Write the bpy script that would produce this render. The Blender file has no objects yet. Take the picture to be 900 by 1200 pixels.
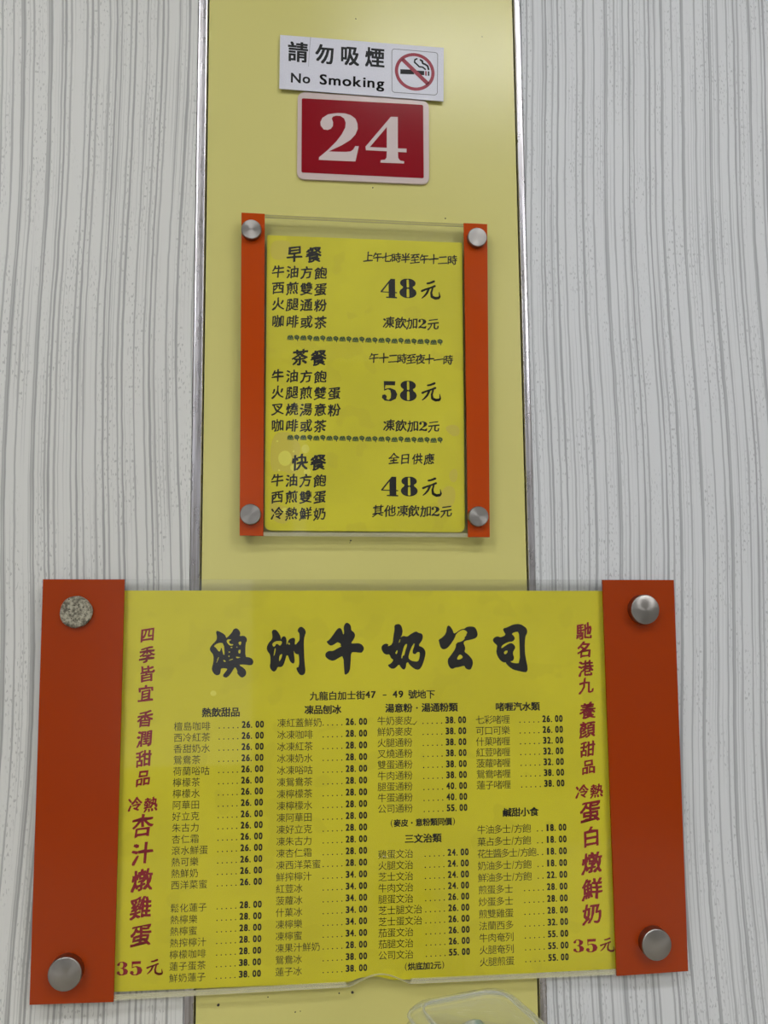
import bpy, bmesh, math, random
from mathutils import Vector, Matrix
random.seed(7)
C = bpy.context.scene.collection
SC = bpy.context.scene

# ------------------------------------------------------------------ camera
F = 1000.0                      # focal length in pixels of a 900 x 1200 frame
D = 0.645                       # distance of the lens from the wall (m)
H = 1.10                        # height of the lens above the floor (m)
n_ = Vector((-111, 105, F)).normalized()              # wall normal seen by the camera
u_ = Vector((-82, -9560, F)).normalized()
u_ = (u_ - n_ * n_.dot(u_)).normalized()
x_ = n_.cross(u_)
cam_data = bpy.data.cameras.new('camera')
cam_data.sensor_fit = 'HORIZONTAL'; cam_data.sensor_width = 36; cam_data.lens = 36 * F / 900
cam_data.clip_start = 0.01
cam = bpy.data.objects.new('camera', cam_data); C.objects.link(cam)
cam.matrix_world = Matrix(((x_[0], -x_[1], -x_[2], 0), (n_[0], -n_[1], -n_[2], -D), (u_[0], -u_[1], -u_[2], H), (0, 0, 0, 1)))
SC.camera = cam
def P(px, py, depth=0.0):
    """point on the plane 'depth' metres in front of the wall that lies behind photo point px,py"""
    d = Vector((px - 450, py - 600, F))
    w = Vector((d.dot(x_), d.dot(n_), d.dot(u_)))
    t = (D - depth) / w.y
    return Vector((w.x * t, -depth, H + w.z * t))

# ------------------------------------------------------------------ world, exposure
SC.view_settings.view_transform = 'Standard'
SC.view_settings.look = 'None'
SC.view_settings.gamma = 1
SC.view_settings.exposure = 0.05
SC.view_settings.use_curve_mapping = False
world = bpy.data.worlds.new('room_daylight'); SC.world = world
world.use_nodes = True
world.node_tree.nodes['Background'].inputs[0].default_value = (0.84, 0.86, 0.90, 1)
world.node_tree.nodes['Background'].inputs[1].default_value = 0.62
LIGHT = 17.0                     # strength of the ceiling lights

# ------------------------------------------------------------------ helpers
def lin(c):
    return tuple(((v / 255) / 12.92 if v / 255 <= 0.04045 else ((v / 255 + 0.055) / 1.055) ** 2.4) for v in c) + (1,)
def mat(name, rgb, rough=0.5, metal=0.0, spec=0.5, **kw):
    m = bpy.data.materials.new(name); m.use_nodes = True
    b = m.node_tree.nodes['Principled BSDF']
    b.inputs['Base Color'].default_value = lin(rgb)
    b.inputs['Roughness'].default_value = rough
    b.inputs['Metallic'].default_value = metal
    b.inputs['Specular IOR Level'].default_value = spec
    for k, v in kw.items(): b.inputs[k.replace('_', ' ')].default_value = v
    return m
class N:
    """small node builder"""
    def __init__(s, m):
        s.t = m.node_tree; s.b = s.t.nodes.get('Principled BSDF')
    def add(s, kind, props=None, **ins):
        n = s.t.nodes.new(kind)
        for k, v in (props or {}).items(): setattr(n, k, v)
        for k, v in ins.items():
            key = int(k[1:]) if k[0] == 'i' and k[1:].isdigit() else k.replace('_', ' ')
            if isinstance(v, bpy.types.NodeSocket): s.t.links.new(v, n.inputs[key])
            else: n.inputs[key].default_value = v
        return n
    def math(s, op, a, b=0.0, clamp=False):
        n = s.add('ShaderNodeMath', {'operation': op, 'use_clamp': clamp}, i0=a, i1=b); return n.outputs[0]
    def ramp(s, x, a, b):
        n = s.add('ShaderNodeMapRange', {'interpolation_type': 'SMOOTHSTEP'}, Value=x, From_Min=a, From_Max=b); return n.outputs[0]
    def mix(s, f, a, b):
        n = s.add('ShaderNodeMix', {'data_type': 'RGBA'}, i0=f)
        for i, v in ((6, a), (7, b)):
            if isinstance(v, bpy.types.NodeSocket): s.t.links.new(v, n.inputs[i])
            else: n.inputs[i].default_value = v
        return n.outputs[2]
    def link(s, a, sock): s.t.links.new(a, sock)
    def obj(s, scale=(1, 1, 1)):
        c = s.add('ShaderNodeTexCoord')
        return s.add('ShaderNodeMapping', None, Vector=c.outputs['Object'], Scale=scale).outputs[0]
    def noise(s, vec, scale, detail=2.0, rough=0.5):
        return s.add('ShaderNodeTexNoise', None, Vector=vec, Scale=scale, Detail=detail, Roughness=rough).outputs[0]
    def bump(s, h, strength, dist=0.001):
        n = s.add('ShaderNodeBump', None, Height=h, Strength=strength, Distance=dist)
        s.link(n.outputs[0], s.b.inputs['Normal'])
def build(name, bm, m, parent=None, label=None, smooth=False):
    bmesh.ops.recalc_face_normals(bm, faces=bm.faces) if not getattr(bm, 'flat_', False) else None
    me = bpy.data.meshes.new(name); bm.to_mesh(me); bm.free()
    return link(name, me, m, parent, label, smooth)
def link(name, me, m, parent=None, label=None, smooth=False):
    for x in (m if isinstance(m, (list, tuple)) else [m]): me.materials.append(x)
    if smooth:
        for p in me.polygons: p.use_smooth = True
    o = bpy.data.objects.new(name, me); C.objects.link(o)
    if parent:
        o.parent = parent; o.matrix_parent_inverse = parent.matrix_world.inverted()
    if label: o['label'] = label
    return o
def thing(name, label, cat, loc, group=None):
    o = bpy.data.objects.new(name, None); C.objects.link(o)
    o.empty_display_size = 0.02
    o.matrix_world = Matrix.Translation(loc)
    o['label'] = label; o['category'] = cat
    if group: o['group'] = group
    return o
def slab_mesh(pts, d0, d1, bevel=0.0, edge_index=0):
    """plate parallel to the wall: pts are (X, Z), from depth d0 to d1 in front of the wall"""
    bm = bmesh.new()
    a = [bm.verts.new((x, -d0, z)) for x, z in pts]
    b = [bm.verts.new((x, -d1, z)) for x, z in pts]
    bm.faces.new(a); bm.faces.new(b[::-1])
    k = len(pts)
    for i in range(k):
        f = bm.faces.new((a[i], b[i], b[(i + 1) % k], a[(i + 1) % k])); f.material_index = edge_index
    if bevel:
        es = [e for e in bm.edges if all(abs(v.co.y + d1) < 1e-7 for v in e.verts)]
        bmesh.ops.bevel(bm, geom=es, offset=bevel, segments=2, affect='EDGES')
    return bm
def quad(corners, depth):
    return [(p.x, p.z) for p in (P(x, y, depth) for x, y in corners)]
def round_poly(pts, r, seg=5):
    out = []; k = len(pts)
    for i in range(k):
        p = Vector(pts[i]); a = (Vector(pts[i - 1]) - p).normalized(); b = (Vector(pts[(i + 1) % k]) - p).normalized()
        rr = r[i] if isinstance(r, (list, tuple)) else r
        if rr <= 0: out.append(tuple(p)); continue
        ang = a.angle(b); t = rr / math.tan(ang / 2)
        cen = p + (a + b).normalized() * (rr / math.sin(ang / 2))
        s = p + a * t - cen; e = p + b * t - cen
        a0 = math.atan2(s.y, s.x); a1 = math.atan2(e.y, e.x)
        da = (a1 - a0 + math.pi) % (2 * math.pi) - math.pi
        for q in range(seg + 1):
            th = a0 + da * q / seg; out.append((cen.x + rr * math.cos(th), cen.y + rr * math.sin(th)))
    return out
def box_bm(x0, x1, y0, y1, z0, z1, bevel=0):
    bm = bmesh.new()
    bmesh.ops.create_cube(bm, size=1)
    for v in bm.verts:
        v.co = ((x0 + x1) / 2 + v.co.x * (x1 - x0), (y0 + y1) / 2 + v.co.y * (y1 - y0), (z0 + z1) / 2 + v.co.z * (z1 - z0))
    if bevel: bmesh.ops.bevel(bm, geom=bm.edges[:], offset=bevel, segments=2, affect='EDGES')
    return bm

# ------------------------------------------------------------------ print: glyphs and outlines
_cache = {}
def fill_outline(splines):
    """2D outlines (outer and holes) -> (verts, faces)"""
    cu = bpy.data.curves.new('outline', 'CURVE'); cu.dimensions = '2D'; cu.fill_mode = 'BOTH'
    for pts in splines:
        s = cu.splines.new('POLY'); s.points.add(len(pts) - 1); s.use_cyclic_u = True
        for q, (x, y) in zip(s.points, pts): q.co = (x, y, 0, 1)
    ob = bpy.data.objects.new('outline', cu)
    me = bpy.data.meshes.new_from_object(ob)
    r = ([v.co.to_2d() for v in me.vertices], [tuple(p.vertices) for p in me.polygons])
    bpy.data.objects.remove(ob); bpy.data.meshes.remove(me); bpy.data.curves.remove(cu)
    return r
def glyph(ch, bold=0.0):
    key = (ch, bold)
    if bold and key not in _cache:               # heavier weight: the same outline laid down four times, slightly shifted
        vs, fs = glyph(ch, 0.0); V = []; Fc = []
        for dx, dy in ((-bold, -bold * .75), (bold, -bold * .75), (-bold, bold * .75), (bold, bold * .75)):
            k = len(V); V += [Vector((v.x + dx, v.y + dy)) for v in vs]; Fc += [tuple(i + k for i in f) for f in fs]
        _cache[key] = (V, Fc)
    if key not in _cache:
        cu = bpy.data.curves.new('glyph', 'FONT'); cu.body = ch; cu.size = 1; cu.resolution_u = 3
        ob = bpy.data.objects.new('glyph', cu)
        me = bpy.data.meshes.new_from_object(ob)
        _cache[key] = ([v.co.to_2d() for v in me.vertices], [tuple(p.vertices) for p in me.polygons])
        bpy.data.objects.remove(ob); bpy.data.meshes.remove(me); bpy.data.curves.remove(cu)
    return _cache[key]
def bbox(vs):
    return min(v.x for v in vs), max(v.x for v in vs), min(v.y for v in vs), max(v.y for v in vs)
_ref = bbox(glyph('國')[0])
EM = (_ref[3] - _ref[2]) / 0.90          # body size of one Chinese character
ECX, ECY = (_ref[0] + _ref[1]) / 2, (_ref[2] + _ref[3]) / 2
def slope_at(y): return (680 - y) * 0.00011
def axes_at(x, y, tilt=0.0):
    """unit steps 'right' and 'up' on the wall at a photo point, expressed in photo points"""
    s = slope_at(y) + tilt
    r = Vector((1, s)).normalized()
    u = Vector((368 - x, -8960 - y)).normalized()
    if tilt: u = Vector((u.x - tilt * u.y, u.y + tilt * u.x)).normalized()
    return r, u
class Print:
    """flat printed shapes on one plane in front of the wall"""
    def __init__(s, depth): s.d = depth; s.v = []; s.f = []; s.nm = 0
    def raw(s, pix, faces, layers=1):
        k = len(s.v); per = max(1, len(pix) // layers)
        s.v += [P(x, y, s.d + 1e-5 * (i // per)) for i, (x, y) in enumerate(pix)]
        s.f += [tuple(i + k for i in f) for f in faces]
    def char(s, ch, x, y, w, h=None, bold=0.0, brush=False, tilt=0.0, fit=False):
        """Chinese character centred on photo point x, y with body w by h"""
        if ch == ' ': return
        h = h or w
        vs, fs = glyph(ch, bold)
        if not vs: return
        r, u = axes_at(x, y, tilt)
        if fit:
            b = bbox(vs); cx, cy, ex, ey = (b[0] + b[1]) / 2, (b[2] + b[3]) / 2, b[1] - b[0], b[3] - b[2]
        else: cx, cy, ex, ey = ECX, ECY, EM, EM
        pix = []
        sd = random.uniform(0, 9)
        for v in vs:
            a = (v.x - cx) / ex; b_ = (v.y - cy) / ey
            if brush:                                    # brush hand: rising strokes, softly uneven outline
                a += 0.05 * b_ + 0.018 * math.sin(b_ * 11 + sd) + 0.010 * math.sin(a * 37 + b_ * 23 + sd)
                b_ += 0.13 * a - 0.10 * a * a + 0.020 * math.sin(a * 9 + sd) + 0.012 * math.sin(b_ * 41 + a * 19)
            p = Vector((x, y)) + r * (a * w) + u * (b_ * h)
            pix.append((p.x, p.y))
        s.raw(pix, fs, 4 if bold else 1)
    def latin(s, ch, x0, x1, ybase, h, bold=0.0, ref='0', tilt=0.0):
        """latin glyph stretched between x0 and x1; h = height of ref above the base line"""
        vs, fs = glyph(ch, bold)
        b = bbox(vs); hb = bbox(glyph(ref, bold)[0]); sy = h / (hb[3] - hb[2])
        r, u = axes_at(x0, ybase, tilt)
        pix = []
        for v in vs:
            p = Vector((x0, ybase)) + r * ((v.x - b[0]) / max(b[1] - b[0], 1e-6) * (x1 - x0)) + u * ((v.y - hb[2]) * sy)
            pix.append((p.x, p.y))
        s.raw(pix, fs, 4 if bold else 1)
    def outline(s, splines, fn):
        vs, fs = fill_outline(splines)
        s.raw([fn(v) for v in vs], fs)
    def disc(s, x, y, rad, ry=None, k=10):
        ry = ry or rad
        s.raw([(x + rad * math.cos(2 * math.pi * i / k), y + ry * math.sin(2 * math.pi * i / k)) for i in range(k)], [tuple(range(k))])
    def stroke(s, pts, w):
        """polyline of width w (one value or one per point) with round joints"""
        ws = w if isinstance(w, (list, tuple)) else [w] * len(pts)
        for i, (x, y) in enumerate(pts):
            s.disc(x, y, ws[i] / 2, k=8)
            if i:
                a = Vector(pts[i - 1]); b = Vector((x, y))
                if (b - a).length < 1e-6: continue
                t = (b - a).normalized(); q = Vector((-t.y, t.x))
                s.raw([tuple(a + q * ws[i - 1] / 2), tuple(b + q * ws[i] / 2), tuple(b - q * ws[i] / 2), tuple(a - q * ws[i - 1] / 2)], [(0, 1, 2, 3)])
    def build(s, name, m, parent, label=None):
        me = bpy.data.meshes.new(name); me.from_pydata([tuple(v) for v in s.v], [], s.f); me.update()
        bm = bmesh.new(); bm.from_mesh(me)
        for f in bm.faces:
            f.normal_update()
            if f.normal.y > 0: f.normal_flip()
        bm.to_mesh(me); bm.free()
        return link(name, me, m, parent, label)
def smooth(pts, it=1):
    for _ in range(it):
        out = []
        for i in range(len(pts)):
            a, b = pts[i], pts[(i + 1) % len(pts)]
            out += [(a[0] * .75 + b[0] * .25, a[1] * .75 + b[1] * .25), (a[0] * .25 + b[0] * .75, a[1] * .25 + b[1] * .75)]
        pts = out
    return pts
# heavy didone numerals in a 100 x 100 box, y down
DIGIT = {
 '4': [[(0, 65), (62, 0), (89, 0), (89, 67), (100, 68), (100, 74), (89, 73), (89, 92), (100, 93), (100, 100), (33, 99), (33, 93), (49, 92), (49, 72), (0, 71)], [(12, 66), (49, 25), (49, 67)]],
 '8': [[(50 + (47 if math.sin(t) < 0 else 50) * math.cos(t) * (1 - .0 * abs(math.sin(t))), (26 + 26 * math.sin(t)) if math.sin(t) < 0 else (72 + 28 * math.sin(t))) for t in [i * math.pi / 14 for i in range(29)][:28]],
       [(43, 6), (50, 4), (56, 6), (57, 42), (50, 46), (43, 42)], [(43, 55), (50, 51), (57, 55), (58, 93), (50, 96), (42, 93)]],
 '5': [[(15, 2), (88, 2), (86, 22), (26, 22), (22, 40), (55, 35), (88, 45), (100, 66), (90, 88), (58, 100), (20, 98), (2, 84), (6, 70), (22, 67), (34, 76), (30, 90), (46, 94), (58, 84), (60, 64), (55, 46), (40, 42), (17, 50)]],
 '3': [[(10, 15), (30, 2), (60, 2), (88, 15), (90, 30), (78, 43), (62, 48), (84, 55), (97, 70), (90, 90), (62, 99), (30, 99), (6, 88), (4, 75), (16, 68), (28, 72), (30, 84), (44, 93), (56, 88), (58, 70), (52, 54), (34, 50), (34, 46), (50, 44), (56, 30), (54, 12), (42, 6), (30, 12), (30, 26), (18, 32), (6, 26)]],
 '2': [[(6, 25), (14, 8), (45, 0), (80, 8), (94, 28), (82, 48), (45, 68), (36, 78), (68, 82), (84, 72), (93, 72), (88, 98), (66, 100), (30, 94), (8, 100), (4, 88), (40, 60), (54, 40), (54, 16), (40, 8), (30, 14), (34, 26), (26, 38), (12, 36)]],
}
# figure eight: narrow the waist
def _eight():
    o = []
    for i in range(40):
        t = i / 40 * 2 * math.pi
        y = 50 - 50 * math.cos(t); sgn = 1 if math.sin(t) >= 0 else -1
        w = 46 * math.sqrt(max(0, 1 - ((y - 23) / 24) ** 2)) if y < 45 else 50 * math.sqrt(max(0, 1 - ((y - 72) / 28.5) ** 2))
        o.append((50 + sgn * max(w, 2 if 10 < y < 90 else w), y))
    return o
DIGIT['8'][0] = _eight()
def big_digit(pr, ch, x0, x1, y0, y1):
    cx, cy = (x0 + x1) / 2, (y0 + y1) / 2
    r, u = axes_at(cx, cy)
    def fn(v):
        p = Vector((cx, cy)) + r * ((v.x / 100 - .5) * (x1 - x0)) - u * ((v.y / 100 - .5) * (y1 - y0))
        return (p.x, p.y)
    pr.outline(DIGIT[ch], fn)

# ------------------------------------------------------------------ materials
def laminate(name, seed, base, line):
    m = mat(name, (190, 190, 188), 0.42, 0, 0.4); n = N(m)
    co = n.obj(); sep = n.add('ShaderNodeSeparateXYZ', None, Vector=co)
    X, Z = sep.outputs[0], sep.outputs[2]
    drift = n.noise(n.obj((1.0, 1, 0.9)), 3.0, 0.0)
    wav = n.noise(n.obj((9, 1, 6)), 2.2, 2.0)
    fine = n.noise(n.obj((22, 1, 16)), 3.0, 2.0)
    x = n.math('ADD', X, n.math('MULTIPLY', n.math('SUBTRACT', drift, 0.5), 0.030))
    x = n.math('ADD', x, n.math('MULTIPLY', n.math('SUBTRACT', wav, 0.5), 0.0018))
    x = n.math('ADD', x, n.math('MULTIPLY', n.math('SUBTRACT', fine, 0.5), 0.0011))
    x = n.math('ADD', x, seed)
    def lines(scale, w, off):
        v = n.add('ShaderNodeTexVoronoi', {'voronoi_dimensions': '1D', 'feature': 'DISTANCE_TO_EDGE'}, W=n.math('ADD', x, off), Scale=scale, Randomness=1.0)
        wn = n.math('MULTIPLY', n.add('ShaderNodeTexNoise', None, Vector=n.obj((90, 1, 12)), Scale=1.0, Detail=1.0).outputs[0], w * 1.6)
        hi = n.math('ADD', wn, w * 0.35)
        return n.math('SUBTRACT', 1.0, n.add('ShaderNodeMapRange', {'interpolation_type': 'SMOOTHSTEP'}, Value=v.outputs[0], From_Min=n.math('MULTIPLY', hi, 0.35), From_Max=hi).outputs[0])
    l1 = lines(112.0, 0.10, 0.0); l2 = lines(330.0, 0.15, 3.3); l3 = lines(55.0, 0.055, 7.7)
    fade2 = n.ramp(n.noise(n.obj((60, 1, 4)), 1.3, 1.0), 0.40, 0.62)
    g = n.math('MAXIMUM', n.math('MAXIMUM', n.math('MULTIPLY', l1, 0.80), n.math('MULTIPLY', n.math('MULTIPLY', l2, fade2), 0.45)), l3)
    sp = n.ramp(n.noise(n.obj((1000, 1, 300)), 1.0, 0.0), 0.62, 0.70)          # short pores
    spm = n.ramp(n.noise(n.obj((70, 1, 12)), 1.0, 1.0), 0.42, 0.60)
    g = n.math('MAXIMUM', g, n.math('MULTIPLY', n.math('MULTIPLY', sp, spm), 0.65))
    n.link(n.mix(g, lin(base), lin(line)), n.b.inputs['Base Color'])
    n.bump(n.math('SUBTRACT', 1.0, g), 0.35, 0.0004)
    return m
M_lam_l = laminate('white_grained_laminate', 0.0, (216, 216, 212), (163, 163, 161))
M_lam_r = laminate('white_grained_laminate_far', 5.37, (217, 219, 221), (167, 169, 172))
M_yellow = mat('pale_yellow_laminate', (212, 204, 122), 0.22, 0, 0.5); n = N(M_yellow)
n.link(n.mix(n.noise(n.obj(), 9, 3), lin((207, 200, 119)), lin((214, 207, 127))), n.b.inputs['Base Color'])
n.bump(n.noise(n.obj(), 220, 2), 0.04, 0.0006)
M_trim = mat('scuffed_aluminium', (176, 174, 178), 0.24, 1.0); n = N(M_trim)
sc = n.noise(n.obj((300, 300, 8)), 1.5, 4, .7)
n.link(n.mix(n.ramp(sc, .35, .7), lin((190, 188, 194)), lin((148, 144, 142))), n.b.inputs['Base Color'])
n.link(n.add('ShaderNodeMapRange', None, Value=n.noise(n.obj((60, 60, 30)), 2, 4), To_Min=.16, To_Max=.42).outputs[0], n.b.inputs['Roughness'])
M_gap = mat('dark_sealant', (58, 55, 48), 0.8)
def orange(name, rgb):
    m = mat(name, rgb, 0.16, 0, 0.3); n = N(m)
    n.link(n.add('ShaderNodeMapRange', None, Value=n.noise(n.obj(), 40, 4), To_Min=.10, To_Max=.26).outputs[0], n.b.inputs['Roughness'])
    return m
M_orange_s = orange('orange_acrylic', (184, 66, 0)); M_orange_b = orange('deep_orange_acrylic', (158, 54, 0))
def sheet(name, c0, c1, c2):
    m = mat(name, c0, 0.45, 0, 0.35); n = N(m)
    a = n.mix(n.ramp(n.noise(n.obj(), 14, 3), .35, .65), lin(c0), lin(c1))
    st = n.ramp(n.noise(n.obj((1, 1, 1)), 42, 1.5), .60, .63)
    a = n.mix(n.math('MULTIPLY', st, .35), a, lin(c2))
    n.link(a, n.b.inputs['Base Color'])
    n.bump(n.noise(n.obj((3, 1, 30)), 22, 3), 0.08, 0.0006)
    return m
M_sheet_s = sheet('yellow_menu_paper', (218, 210, 42), (208, 200, 40), (198, 186, 44))
M_sheet_b = sheet('yellow_menu_paper_large', (216, 206, 40), (209, 199, 38), (200, 190, 38))
M_ink = mat('black_ink', (22, 22, 24), 0.5, 0, 0.3)
M_ink_soft = mat('black_ink_thin', (46, 44, 26), 0.5, 0, 0.3)
M_red = mat('crimson_ink', (140, 22, 40), 0.5, 0, 0.3)
M_green = mat('green_ink', (104, 124, 56), 0.5, 0, 0.3)
M_dgreen = mat('dark_green_ink', (58, 66, 38), 0.5, 0, 0.3)
M_signred = mat('sign_red_ink', (150, 24, 50), 0.4)
M_sign = mat('brushed_silver_white_sign', (214, 214, 224), 0.35, 0.0, 0.5); n = N(M_sign)
n.link(n.mix(n.noise(n.obj((900, 1, 900)), 1, 1), lin((206, 206, 218)), lin((222, 222, 232))), n.b.inputs['Base Color'])
M_signback = mat('grey_sign_edge', (120, 120, 124), 0.5)
M_plate = mat('greyed_white_plastic', (206, 188, 184), 0.2)
M_platered = mat('dark_red_plastic', (140, 4, 24), 0.12, 0, 0.35)
M_digit = mat('engraved_white_plastic', (205, 188, 186), 0.4)
M_tape = mat('foam_tape', (200, 198, 190), 0.8)
# clear acrylic: see-through faces that mirror by Fresnel, brighter frosted cut edges
def clear(name, tint, rough, add=0.0):
    m = bpy.data.materials.new(name); m.use_nodes = True; t = m.node_tree
    t.nodes.clear()
    out = t.nodes.new('ShaderNodeOutputMaterial'); mix = t.nodes.new('ShaderNodeMixShader')
    tr = t.nodes.new('ShaderNodeBsdfTransparent'); gl = t.nodes.new('ShaderNodeBsdfGlossy')
    fr = t.nodes.new('ShaderNodeFresnel'); fr.inputs[0].default_value = 1.49
    tr.inputs[0].default_value = tint; gl.inputs['Roughness'].default_value = rough
    ad = t.nodes.new('ShaderNodeMath'); ad.operation = 'ADD'; ad.inputs[1].default_value = add
    ge = t.nodes.new('ShaderNodeNewGeometry'); inv = t.nodes.new('ShaderNodeMath'); inv.operation = 'SUBTRACT'; inv.inputs[0].default_value = 1.0
    mu = t.nodes.new('ShaderNodeMath'); mu.operation = 'MULTIPLY'      # outer surface mirrors; the ray is not bent inside, so the inner side lets it out
    t.links.new(ge.outputs['Backfacing'], inv.inputs[1]); t.links.new(fr.outputs[0], ad.inputs[0])
    t.links.new(ad.outputs[0], mu.inputs[0]); t.links.new(inv.outputs[0], mu.inputs[1]); t.links.new(mu.outputs[0], mix.inputs[0])
    t.links.new(tr.outputs[0], mix.inputs[1]); t.links.new(gl.outputs[0], mix.inputs[2])
    t.links.new(mix.outputs[0], out.inputs[0])
    return m
M_clear = clear('clear_acrylic', (.985, .985, .98, 1), 0.035)
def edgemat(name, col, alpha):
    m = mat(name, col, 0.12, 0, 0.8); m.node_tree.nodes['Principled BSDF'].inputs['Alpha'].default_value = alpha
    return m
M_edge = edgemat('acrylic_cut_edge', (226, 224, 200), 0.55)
def knobmat(name, rgb, rough):
    m = mat(name, rgb, rough, 1.0); n = N(m)
    tg = n.add('ShaderNodeTangent', {'direction_type': 'RADIAL', 'axis': 'Y'})
    n.b.inputs['Anisotropic'].default_value = 0.75
    n.link(tg.outputs[0], n.b.inputs['Tangent'])
    return m
M_knob = knobmat('turned_steel', (158, 154, 150), 0.34)
M_pit = mat('corroded_metal', (150, 146, 130), 0.75, 0.2); n = N(M_pit)
a = n.mix(n.ramp(n.noise(n.obj(), 420, 4, .7), .36, .62), lin((92, 88, 74)), lin((184, 178, 158)))
a = n.mix(n.ramp(n.noise(n.obj((1, 1, 1.3)), 330, 2), .62, .68), a, lin((56, 46, 36)))
n.link(a, n.b.inputs['Base Color']); n.bump(n.noise(n.obj(), 500, 4, .7), 0.6, 0.0012)
M_barrel = mat('dull_steel', (120, 118, 114), 0.4, 1.0)
M_light = bpy.data.materials.new('lit_diffuser'); M_light.use_nodes = True; t = M_light.node_tree; t.nodes.clear()
e = t.nodes.new('ShaderNodeEmission'); o_ = t.nodes.new('ShaderNodeOutputMaterial'); t.links.new(e.outputs[0], o_.inputs[0])
e.inputs[0].default_value = (0.985, 0.99, 1.0, 1); e.inputs[1].default_value = LIGHT
M_white = mat('white_paint', (225, 225, 222), 0.6)
M_floor = mat('grey_floor_tile', (130, 128, 122), 0.4)
M_table = mat('pale_laminate_top', (190, 184, 170), 0.35)

# ------------------------------------------------------------------ setting
yl = P(236, 650).x; yr = P(617.2, 650).x                 # edges of the yellow panel
tl0 = P(222.6, 650).x; tr1 = P(627.0, 650).x
def struct(name, bm, m, parent=None):
    o = build(name, bm, m, parent)
    if not parent: o['kind'] = 'structure'
    return o
TOP = 2.6
wb = struct('wall_back', box_bm(yl + .0004, yr - .0004, 0, 0.05, 0, TOP), M_yellow)
struct('wall_back_left', box_bm(-2.2, tl0, 0, 0.05, 0, TOP), M_lam_l)
struct('wall_back_right', box_bm(tr1, 2.6, 0, 0.05, 0, TOP), M_lam_r)
def trim(name, x0, x1):
    bm = bmesh.new()
    w = x1 - x0; k = 8
    prof_h = [0.0002, -0.0012, -0.0019, -0.0021, -0.0022, -0.0021, -0.0019, -0.0012, 0.0002]; prof_x = [0, .03, .09, .2, .5, .8, .91, .97, 1]
    prof = [(x0 + .0003, 0.006)] + [(x0 + .0003 + (w - .0006) * fx, hy) for fx, hy in zip(prof_x, prof_h)] + [(x1 - .0003, 0.006)]
    a = [bm.verts.new((x, y, 0)) for x, y in prof]; b = [bm.verts.new((x, y, TOP)) for x, y in prof]
    for i in range(len(prof)):
        j = (i + 1) % len(prof); bm.faces.new((a[i], a[j], b[j], b[i]))
    bm.faces.new(a); bm.faces.new(b[::-1])
    return struct(name, bm, M_trim)
trim('trim_1', tl0, yl); trim('trim_2', yr, tr1)
for i, (a, b) in enumerate(((tl0, yl), (yr, tr1))):      # dark joint behind each strip
    struct('trim_%d' % (3 + i), box_bm(a, b, 0.0065, 0.05, 0, TOP), M_gap)
struct('floor', box_bm(-2.2, 2.6, -4.6, 0.05, -0.05, 0), M_floor)
struct('ceiling', box_bm(-2.2, 2.6, -4.6, 0.05, TOP, TOP + .05), M_white)
M_wallpaint = mat('beige_wall_paint', (168, 167, 163), 0.7)
struct('wall_front', box_bm(-2.2, 2.6, -4.65, -4.6, 0, TOP), M_wallpaint)
struct('wall_left', box_bm(-2.25, -2.2, -4.6, 0.05, 0, TOP), M_wallpaint)
struct('wall_right', box_bm(2.6, 2.65, -4.6, 0.05, 0, TOP), M_wallpaint)
M_glare = bpy.data.materials.new('glowing_panel'); M_glare.use_nodes = True; t = M_glare.node_tree; t.nodes.clear()
e = t.nodes.new('ShaderNodeEmission'); o_ = t.nodes.new('ShaderNodeOutputMaterial'); t.links.new(e.outputs[0], o_.inputs[0])
e.inputs[0].default_value = (.95, .97, 1, 1); e.inputs[1].default_value = 0.9
struct('glare_panel_1', box_bm(-.95, -.22, -4.6, -4.585, .15, 2.1), M_glare)  # unseen glowing panels added on the rear wall for glare on the menus
struct('glare_panel_2', box_bm(0.02, .10, -4.6, -4.585, 1.35, 2.35), M_glare)
# specks of dirt on the yellow panel
def speck(px, py, r):
    p = P(px, py, 0); bm = bmesh.new()
    bmesh.ops.create_cone(bm, cap_ends=True, segments=9, radius1=r * .00065, radius2=r * .0003, depth=.0004, matrix=Matrix.Translation((p.x, -.0002, p.z)) @ Matrix.Rotation(math.pi / 2, 4, 'X'))
    for v in bm.verts: v.co.x += random.uniform(-.2, .2) * r * .0006; v.co.z += random.uniform(-.2, .2) * r * .0006
    build('dirt_speck', bm, M_gap, wb)
for a in ((256, 1177.5, 1.6), (413, 1163, 1.7), (397.5, 1164, 1.0), (346, 1186, .8), (352, 1185, .6), (314, 1168.5, .7), (411, 633.5, 1.0), (410, 636, .6), (522, 256, .9), (437, 220, .9), (417, 22, .8), (565, 43, .6), (608.5, 194, 1.2)):
    speck(*a)

# ceiling lights (they light the room; behind and above the camera)
def ceiling_light(x, y, w, l, label):
    t = thing('ceiling_light', label, 'ceiling light', (x, y, TOP), 'ceiling light panels')
    build('housing', box_bm(x - w / 2 - .03, x + w / 2 + .03, y - l / 2 - .03, y + l / 2 + .03, TOP - .05, TOP - .001, .004), M_white, t)
    build('diffuser', box_bm(x - w / 2, x + w / 2, y - l / 2, y + l / 2, TOP - .062, TOP - .0505), M_light, t)
ceiling_light(-0.95, -1.45, 1.10, 0.20, 'lit ceiling light panel on the left, nearest the wall')
ceiling_light(0.72, -1.45, 1.10, 0.18, 'lit ceiling light panel on the right, nearest the wall')
ceiling_light(-1.45, -3.0, 0.60, 1.20, 'unseen fill light panel added on the left, far back in the room')  # rear pair: unseen panels added as fill, kept clear of the menu reflections
ceiling_light(1.75, -3.0, 0.60, 1.20, 'unseen fill light panel added on the right, far back in the room')

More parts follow.
